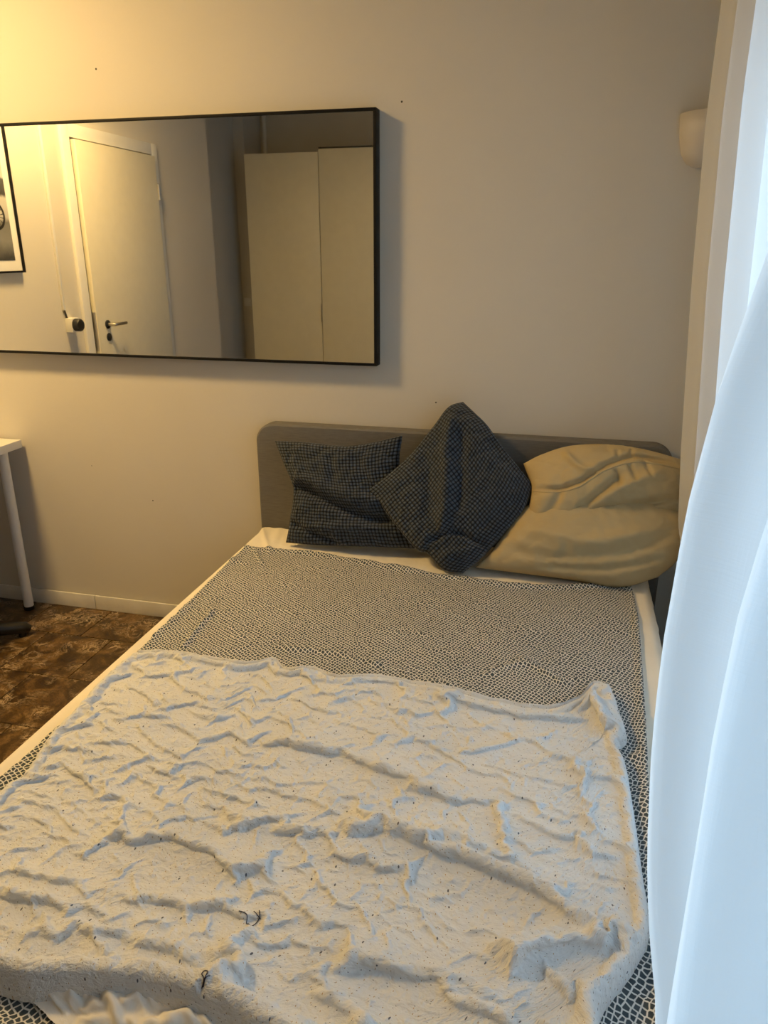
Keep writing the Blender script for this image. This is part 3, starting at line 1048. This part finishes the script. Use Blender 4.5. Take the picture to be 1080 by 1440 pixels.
    gu = np.broadcast_to(np.r_[0, np.cumsum(lu)][None], (nv, nu)); gv = np.vstack([np.zeros((1, nu)), np.cumsum(lv, 0)])
    uvs = np.stack([gu, gv], -1).reshape(-1, 2)
    ring = [i for i in range(nu)] + [j*nu+nu-1 for j in range(1, nv)] + [(nv-1)*nu+i for i in range(nu-2, -1, -1)] + [j*nu for j in range(nv-2, 0, -1)]
    low = V[ring].copy(); low[:, 2] -= .006
    c = low[:, :2].mean(0)
    n0 = len(V)
    V = np.vstack([V, low]); uvs = np.vstack([uvs, uvs[ring]])
    Fc = grid_faces(nv, nu)
    n = len(ring)
    for q in range(n): Fc.append((ring[q], ring[(q+1) % n], n0+(q+1) % n, n0+q))
    o = mesh('duvet_shell', V, Fc, M['duvet'], None, uvs)
    return o


dv = tag(empty('duvet', (-.2, -1.6, .52)), 'crumpled white speckled duvet spread over the printed cover', 'duvet')
shell = child_world(duvet(), dv)


def lining():
    """turned-under inner layer of the duvet peeping out at the foot edge"""
    top = [(-.54, -1.975), (-.35, -1.965), (-.1, -1.985), (.12, -2.03)]
    bottom = [(-.50, -2.015), (-.40, -2.050), (-.2, -2.075), (.12, -2.08)]
    left = [(-.54, -1.975), (-.52, -1.99), (-.50, -2.015)]
    right = [(.12, -2.03), (.12, -2.05), (.12, -2.08)]
    nu, nv = 130, 40
    G = coons(top, right, bottom, left, nu, nv)
    X, Y = G[..., 0], G[..., 1]
    v = np.linspace(0, 1, nv)[:, None]
    s = X*.8+Y
    Z = cover_z(X, Y)+.018*(1-v)+.016*np.sin(np.pi*v)+.003
    Z = Z+(.016*np.abs(noise(X*7+Y*9, Y*24-X*10))+.010*np.abs(noise(X*16, s*40)))*np.sin(np.pi*np.clip(v*.9+.1, 0, 1))
    V = np.stack([X, Y, Z], -1).reshape(-1, 3)
    P = relax(np.stack([X, Y, Z], -1)+np.stack([0*X, 0*X, .003*noise(X*40, Y*60)], -1), .05+0*X, .08+0*X, cover_z(X, Y)+.002, 60, .15, .00003,
              np.clip(np.minimum(v*8, 1)+0*X, 0, 1), 4)
    V = P.reshape(-1, 3)
    return mesh('lining', V, grid_faces(nv, nu), M['lining'], None, np.stack([X, Y], -1).reshape(-1, 2))


child_world(lining(), dv)

# loose threads lying on the duvet
import mathutils
from mathutils.bvhtree import BVHTree
bvh = BVHTree.FromPolygons([tuple(v.co) for v in shell.data.vertices], [tuple(p.vertices) for p in shell.data.polygons])


def on_duvet(x, y):
    h = bvh.ray_cast(Vector((x, y, 1.5)), Vector((0, 0, -1)))
    return h[0].z if h[0] else .56


def thread(pxs, label):
    P = resample([PD(*p, z=.59) for p in pxs], 40)
    tb = MB().tube([(x, y, on_duvet(x, y)+.0012) for x, y in P], .0007, 5)
    tag(tb.build('loose_thread', M['thread'], None, True), label, 'thread')


thread(((334, 1258), (345, 1261), (344, 1268), (350, 1272), (358, 1267), (363, 1258), (361, 1252), (355, 1254), (364, 1262)), 'longer dark thread curled on the white duvet')
thread(((283, 1384), (287, 1378), (284, 1373), (288, 1369), (293, 1372), (289, 1377), (285, 1384), (290, 1378), (296, 1376)), 'small dark looped thread near the duvet foot edge')

# ------------------------------------------------------------------ cushions


def cushion(P0, top, right, bottom, left, lean, Tf, Tb, n=90, creases=(), wr=.006, power=.42, seed=0, exx=.03, eyy=.04):
    """pillow: photo outline unprojected on a leaning plane through P0, inflated both ways.
    lean = (dy, dz) of the plane's up direction"""
    up = np.array([0, lean[0], lean[1]], float); up /= np.linalg.norm(up)
    ex = np.array([1.0, 0, 0]); N = np.cross(ex, up)      # faces the room (-y)
    if N[1] > 0: N = -N

    def loc(p):
        q = atp(p[0], p[1], P0, N)-np.array(P0)
        return (q@ex, q@up)
    G = coons([loc(p) for p in top], [loc(p) for p in right], [loc(p) for p in bottom], [loc(p) for p in left], n, n)
    A, B = G[..., 0], G[..., 1]
    u = np.linspace(0, 1, n)[None]; v = np.linspace(0, 1, n)[:, None]
    t = (np.sin(np.pi*u)*np.sin(np.pi*v))
    th = np.clip(t, 0, 1)**power
    f = Tf*th
    edge = np.clip(t*6, 0, 1)
    a1 = np.abs(noise(A*7+seed, B*9+seed*2)); a2 = np.abs(noise(A*17+seed, B*15+5))
    f = f+edge*(wr*1.6*(a1-.2)+wr*.8*(a2-.2))
    for pts, dep, wdt in creases:
        L = [loc(p) for p in pts]
        q, tt, _ = seg_dist(A, B, resample(L, 30))
        fade = np.clip(np.minimum(tt, 1-tt)*6+.15, 0, 1)
        f = f+dep*np.exp(-(q/wdt)**2)*fade*np.clip(t*8, 0, 1)
    f = np.where(edge < 1, np.maximum(f, 0), f)
    bk = -Tb*th
    W = lambda h: (np.array(P0)+A[..., None]*ex+B[..., None]*up+h[..., None]*N).reshape(-1, 3)
    V1 = W(f).reshape(n, n, 3)
    V1 = V1+(.002*noise(A*28+seed, B*30)*edge)[..., None]*N
    g = np.clip(.55+noise(A*6+seed, B*6+9), .1, 1.2)
    V1 = relax(V1, exx*g, eyy*g, -1.0, 70, .18, 0.0, np.clip(t*14, 0, 1), seed).reshape(-1, 3)
    V2 = W(bk)
    # size for the uv
    du = np.linalg.norm(np.diff(G, axis=1), axis=-1).sum(1).mean()
    dvv = np.linalg.norm(np.diff(G, axis=0), axis=-1).sum(0).mean()
    UV = np.stack([np.broadcast_to(u*max(du, .1)*1.08, A.shape), np.broadcast_to(v*dvv*1.08, A.shape)], -1).reshape(-1, 2)
    idx = np.arange(n*n).reshape(n, n)
    bidx = idx+n*n
    border = np.zeros((n, n), bool); border[0] = border[-1] = True; border[:, 0] = border[:, -1] = True
    remap = np.where(border, idx, bidx)
    Fc = grid_faces(n, n)
    for j in range(n-1):
        for i in range(n-1):
            q = (remap[j, i], remap[j, i+1], remap[j+1, i+1], remap[j+1, i])
            Fc.append(tuple(int(k) for k in q))
    V = np.vstack([V1, V2]); UV = np.vstack([UV, UV])
    used = np.zeros(len(V), bool)
    for q in Fc: used[list(q)] = True
    new = np.cumsum(used)-1
    V = V[used]; UV = UV[used]
    Fc = [tuple(int(new[k]) for k in q) for q in Fc]
    return V, Fc, UV


# left navy cushion, standing against the headboard
cA = cushion((-.65, -.275, .545),
             [(386, 620), (430, 622), (485, 627), (530, 621), (566, 612)],
             [(566, 612), (562, 650), (568, 700), (582, 740), (590, 772)],
             [(402, 763), (450, 767), (520, 769), (590, 772)],
             [(386, 620), (400, 652), (414, 688), (409, 728), (402, 763)],
             (.12, .33), .085, .035, 100,
             [([(412, 684), (440, 692), (480, 712), (520, 728), (560, 732)], -.042, .020), ([(412, 668), (450, 680), (500, 698), (560, 705)], .016, .022),
              ([(408, 732), (440, 748), (480, 764)], -.020, .013), ([(500, 640), (520, 670), (540, 700)], -.012, .02),
              ([(470, 640), (480, 690)], -.010, .02), ([(420, 742), (470, 740), (540, 745)], .012, .014)], .005, .40, 3)
cu1 = tag(mesh('cushion', cA[0], cA[1], M['waffle'], None, cA[2]), 'navy waffle-knit cushion standing square against the headboard', 'cushion', 'navy waffle cushions')

# right navy cushion, standing on its corner in front
cB = cushion((-.1, -.375, .545),
             [(515, 690), (545, 669), (577, 641), (609, 602), (630, 574), (651, 565)],
             [(651, 565), (667, 580), (686, 599), (711, 634), (750, 682)],
             [(651, 806), (676, 786), (697, 764), (732, 725), (750, 682)],
             [(515, 690), (531, 704), (549, 729), (584, 771), (602, 779), (623, 801), (651, 806)],
             (.24, .42), .080, .045, 110,
             [([(638, 585), (632, 640), (632, 700), (624, 765)], .024, .022), ([(652, 600), (652, 660), (648, 730)], -.016, .020),
              ([(600, 640), (606, 690), (604, 740)], -.010, .022), ([(606, 765), (640, 752), (672, 765), (690, 775)], -.020, .010),
              ([(618, 788), (650, 778), (676, 782)], .008, .016), ([(690, 620), (712, 660)], -.010, .02)], .005, .34, 8, .02, .02)
cu2 = tag(mesh('cushion', cB[0], cB[1], M['waffle'], None, cB[2]), 'navy waffle-knit cushion propped on its corner beside the tan pillow', 'cushion', 'navy waffle cushions')

# big tan pillow, slumped with its upper half folded over
pw = tag(empty('pillow', (.28, -.3, .52)), 'large slumped tan pillow with a ruffled seam by the curtain', 'pillow')
cC = cushion((.28, -.355, .545),
             [(722, 722), (790, 690), (880, 680), (968, 690)],
             [(968, 690), (972, 740), (955, 785), (925, 812)],
             [(668, 798), (730, 806), (800, 815), (870, 826), (925, 812)],
             [(722, 722), (712, 745), (690, 776), (668, 798)],
             (.17, .26), .105, .06, 90,
             [([(700, 775), (790, 790), (880, 780), (950, 750)], -.012, .02), ([(730, 745), (820, 770), (920, 755)], .014, .025),
              ([(760, 800), (850, 805), (930, 790)], -.010, .012)], .003, .42, 14, .008, .016)
child_world(mesh('pillow_body', cC[0], cC[1], M['beige'], None, cC[2]), pw)
cD = cushion((.32, -.27, .72),
             [(736, 652), (762, 640), (800, 629), (850, 627), (905, 634), (968, 650)],
             [(968, 650), (974, 675), (970, 700), (966, 722)],
             [(748, 742), (775, 746), (805, 738), (850, 730), (910, 724), (966, 722)],
             [(736, 652), (747, 685), (744, 715), (748, 742)],
             (.16, .30), .105, .05, 100,
             [([(752, 692), (785, 693), (815, 684), (850, 662), (890, 650), (950, 658)], -.018, .009),
              ([(805, 728), (840, 700), (875, 672)], -.018, .012), ([(812, 735), (860, 720), (950, 705)], -.022, .012),
              ([(790, 640), (815, 665), (845, 672)], .014, .012), ([(835, 715), (880, 690), (930, 668)], .012, .016),
              ([(752, 740), (775, 720), (790, 695)], -.012, .014), ([(862, 668), (868, 690)], -.010, .006), ([(880, 660), (890, 685)], -.010, .006),
              ([(900, 655), (912, 680)], -.010, .006), ([(865, 640), (866, 652)], -.008, .006), ([(885, 638), (884, 649)], -.008, .006)], .004, .36, 21, .016, .02)
fl = child_world(mesh('pillow_fold', cD[0], cD[1], M['beige'], None, cD[2]), pw)
bvD = BVHTree.FromPolygons([tuple(v) for v in cD[0]], cD[1])
seam = []
for p in resample([(750, 691), (785, 692), (815, 684), (850, 662), (890, 650), (925, 653), (955, 659)], 50):
    d = Fv + Rv*(p[0]-540)/FPX + Uv*(720-p[1])/FPX
    h = bvD.ray_cast(Vector(CAM), Vector(d).normalized())
    if h[0] is not None: seam.append(h[0]+Vector((0, -.0005, .0005)))
sm = MB().tube(seam, .0028, 6).build('seam', M['beige'], None, True)
sm.parent = fl

# ------------------------------------------------------------------ curtains


def curtain_sheet(name, plan, z0, z1, nz, mat, parent, n=260):
    """plan(t in 0..1) at the given height -> list of (x, y); swept over height"""
    zs = np.linspace(z1, z0, nz)
    rows = [resample(plan(z), n) for z in zs]
    V = np.array([[(p[0], p[1], z) for p in r_] for r_, z in zip(rows, zs)]).reshape(-1, 3)
    uv = np.array([[(i*2.2/n, z) for i in range(n)] for z in zs]).reshape(-1, 2)
    return mesh(name, V, grid_faces(nz, n), mat, parent, uv)


def far_plan(z):
    lean = np.interp(z, [0, .3, .55, .95, 1.45, 1.85, 2.7], [.600, .582, .566, .530, .497, .480, .480])
    a = np.interp(z, [0, 2.7], [1.2, .8])
    pts = [(lean+.028, -.285), (lean, -.300), (lean+.020*a, -.37), (lean+.040*a, -.43), (lean+.012*a, -.50), (lean+.050*a, -.57), (lean+.055*a, -.63), (lean+.014*a, -.73),
           (lean+.055*a, -.82), (lean+.060*a, -.88), (lean+.015*a, -1.0), (lean+.06*a, -1.10), (lean+.062*a, -1.18), (lean+.02*a, -1.30), (lean+.07*a, -1.42)]
    return pts


cf = tag(empty('curtain', (.56, -.8, 0)), 'sheer white curtain panel hanging beside the headboard', 'curtain', 'white curtain panels')
c1 = child_world(curtain_sheet('curtain_cloth', far_plan, .02, 2.70, 60, M['curtain'], None), cf)

# near panel: its leading fold swings out past the foot of the bed
E1 = [(1110, 300), (1078, 390), (1020, 550), (975, 720), (940, 915), (925, 1050), (918, 1200), (920, 1300), (930, 1440)]
Y1, Y2 = -2.22, -2.37
e1 = np.array([at(u, v, y=Y1) for u, v in E1]); o1 = np.argsort(e1[:, 2])
E2 = [(1100, 705), (1080, 780), (1055, 860), (1020, 1020), (985, 1230), (950, 1440)]
e2 = np.array([at(u, v, y=Y2) for u, v in E2]); o2 = np.argsort(e2[:, 2])


def near_plan(z):
    xa = np.interp(z, np.r_[0, e1[o1, 2], 2.7], np.r_[.30, e1[o1, 0], .46])
    xb = np.interp(z, np.r_[0, e2[o2, 2], 2.7], np.r_[.25, e2[o2, 0], .46])
    top = sstep(1.6, 2.6, z)
    s = .05+.02*top
    xa, xb = xa-.004, xb-.004
    return [(.62, -1.50), (.58, -1.60), (.63, -1.70), (.58, -1.80), (.62, -1.92), (.58, -2.04), (.54, -2.12), (.44, -2.165), (xa+.035, Y1+.018), (xa, Y1), (xa+.030, Y1-.020),
            (xb+.085, Y2+.070), (xb+.055, Y2+.035), (xb, Y2), (xb+.030, Y2-.018), (xb+.10, Y2-.05), (xb+.13, -2.50), (xb+.08, -2.60), (xb+.14, -2.68), (xb+.10, -2.78), (xb+.16, -2.88)]


cn = tag(empty('curtain', (.45, -2.3, 0)), 'bright backlit white curtain panel swinging out past the foot of the bed', 'curtain', 'white curtain panels')
c2 = child_world(curtain_sheet('curtain_cloth', near_plan, .02, 2.70, 90, M['curtain'], None, 320), cn)

# rail with both panels
rl = tag(empty('curtain_rail', (.5, -1.6, 2.70)), 'white curtain rail under the ceiling above the window', 'curtain rail')
child_world(MB().box((.47, -3.05, 2.70), (.56, -.24, 2.73), .004).build('rail', M['trimw'], None, True), rl)
for y in (-.5, -1.6, -2.8):
    child_world(MB().box((.50, y-.015, 2.725), (.53, y+.015, CEIL), .002).build('bracket', M['trimw'], None, True), rl)
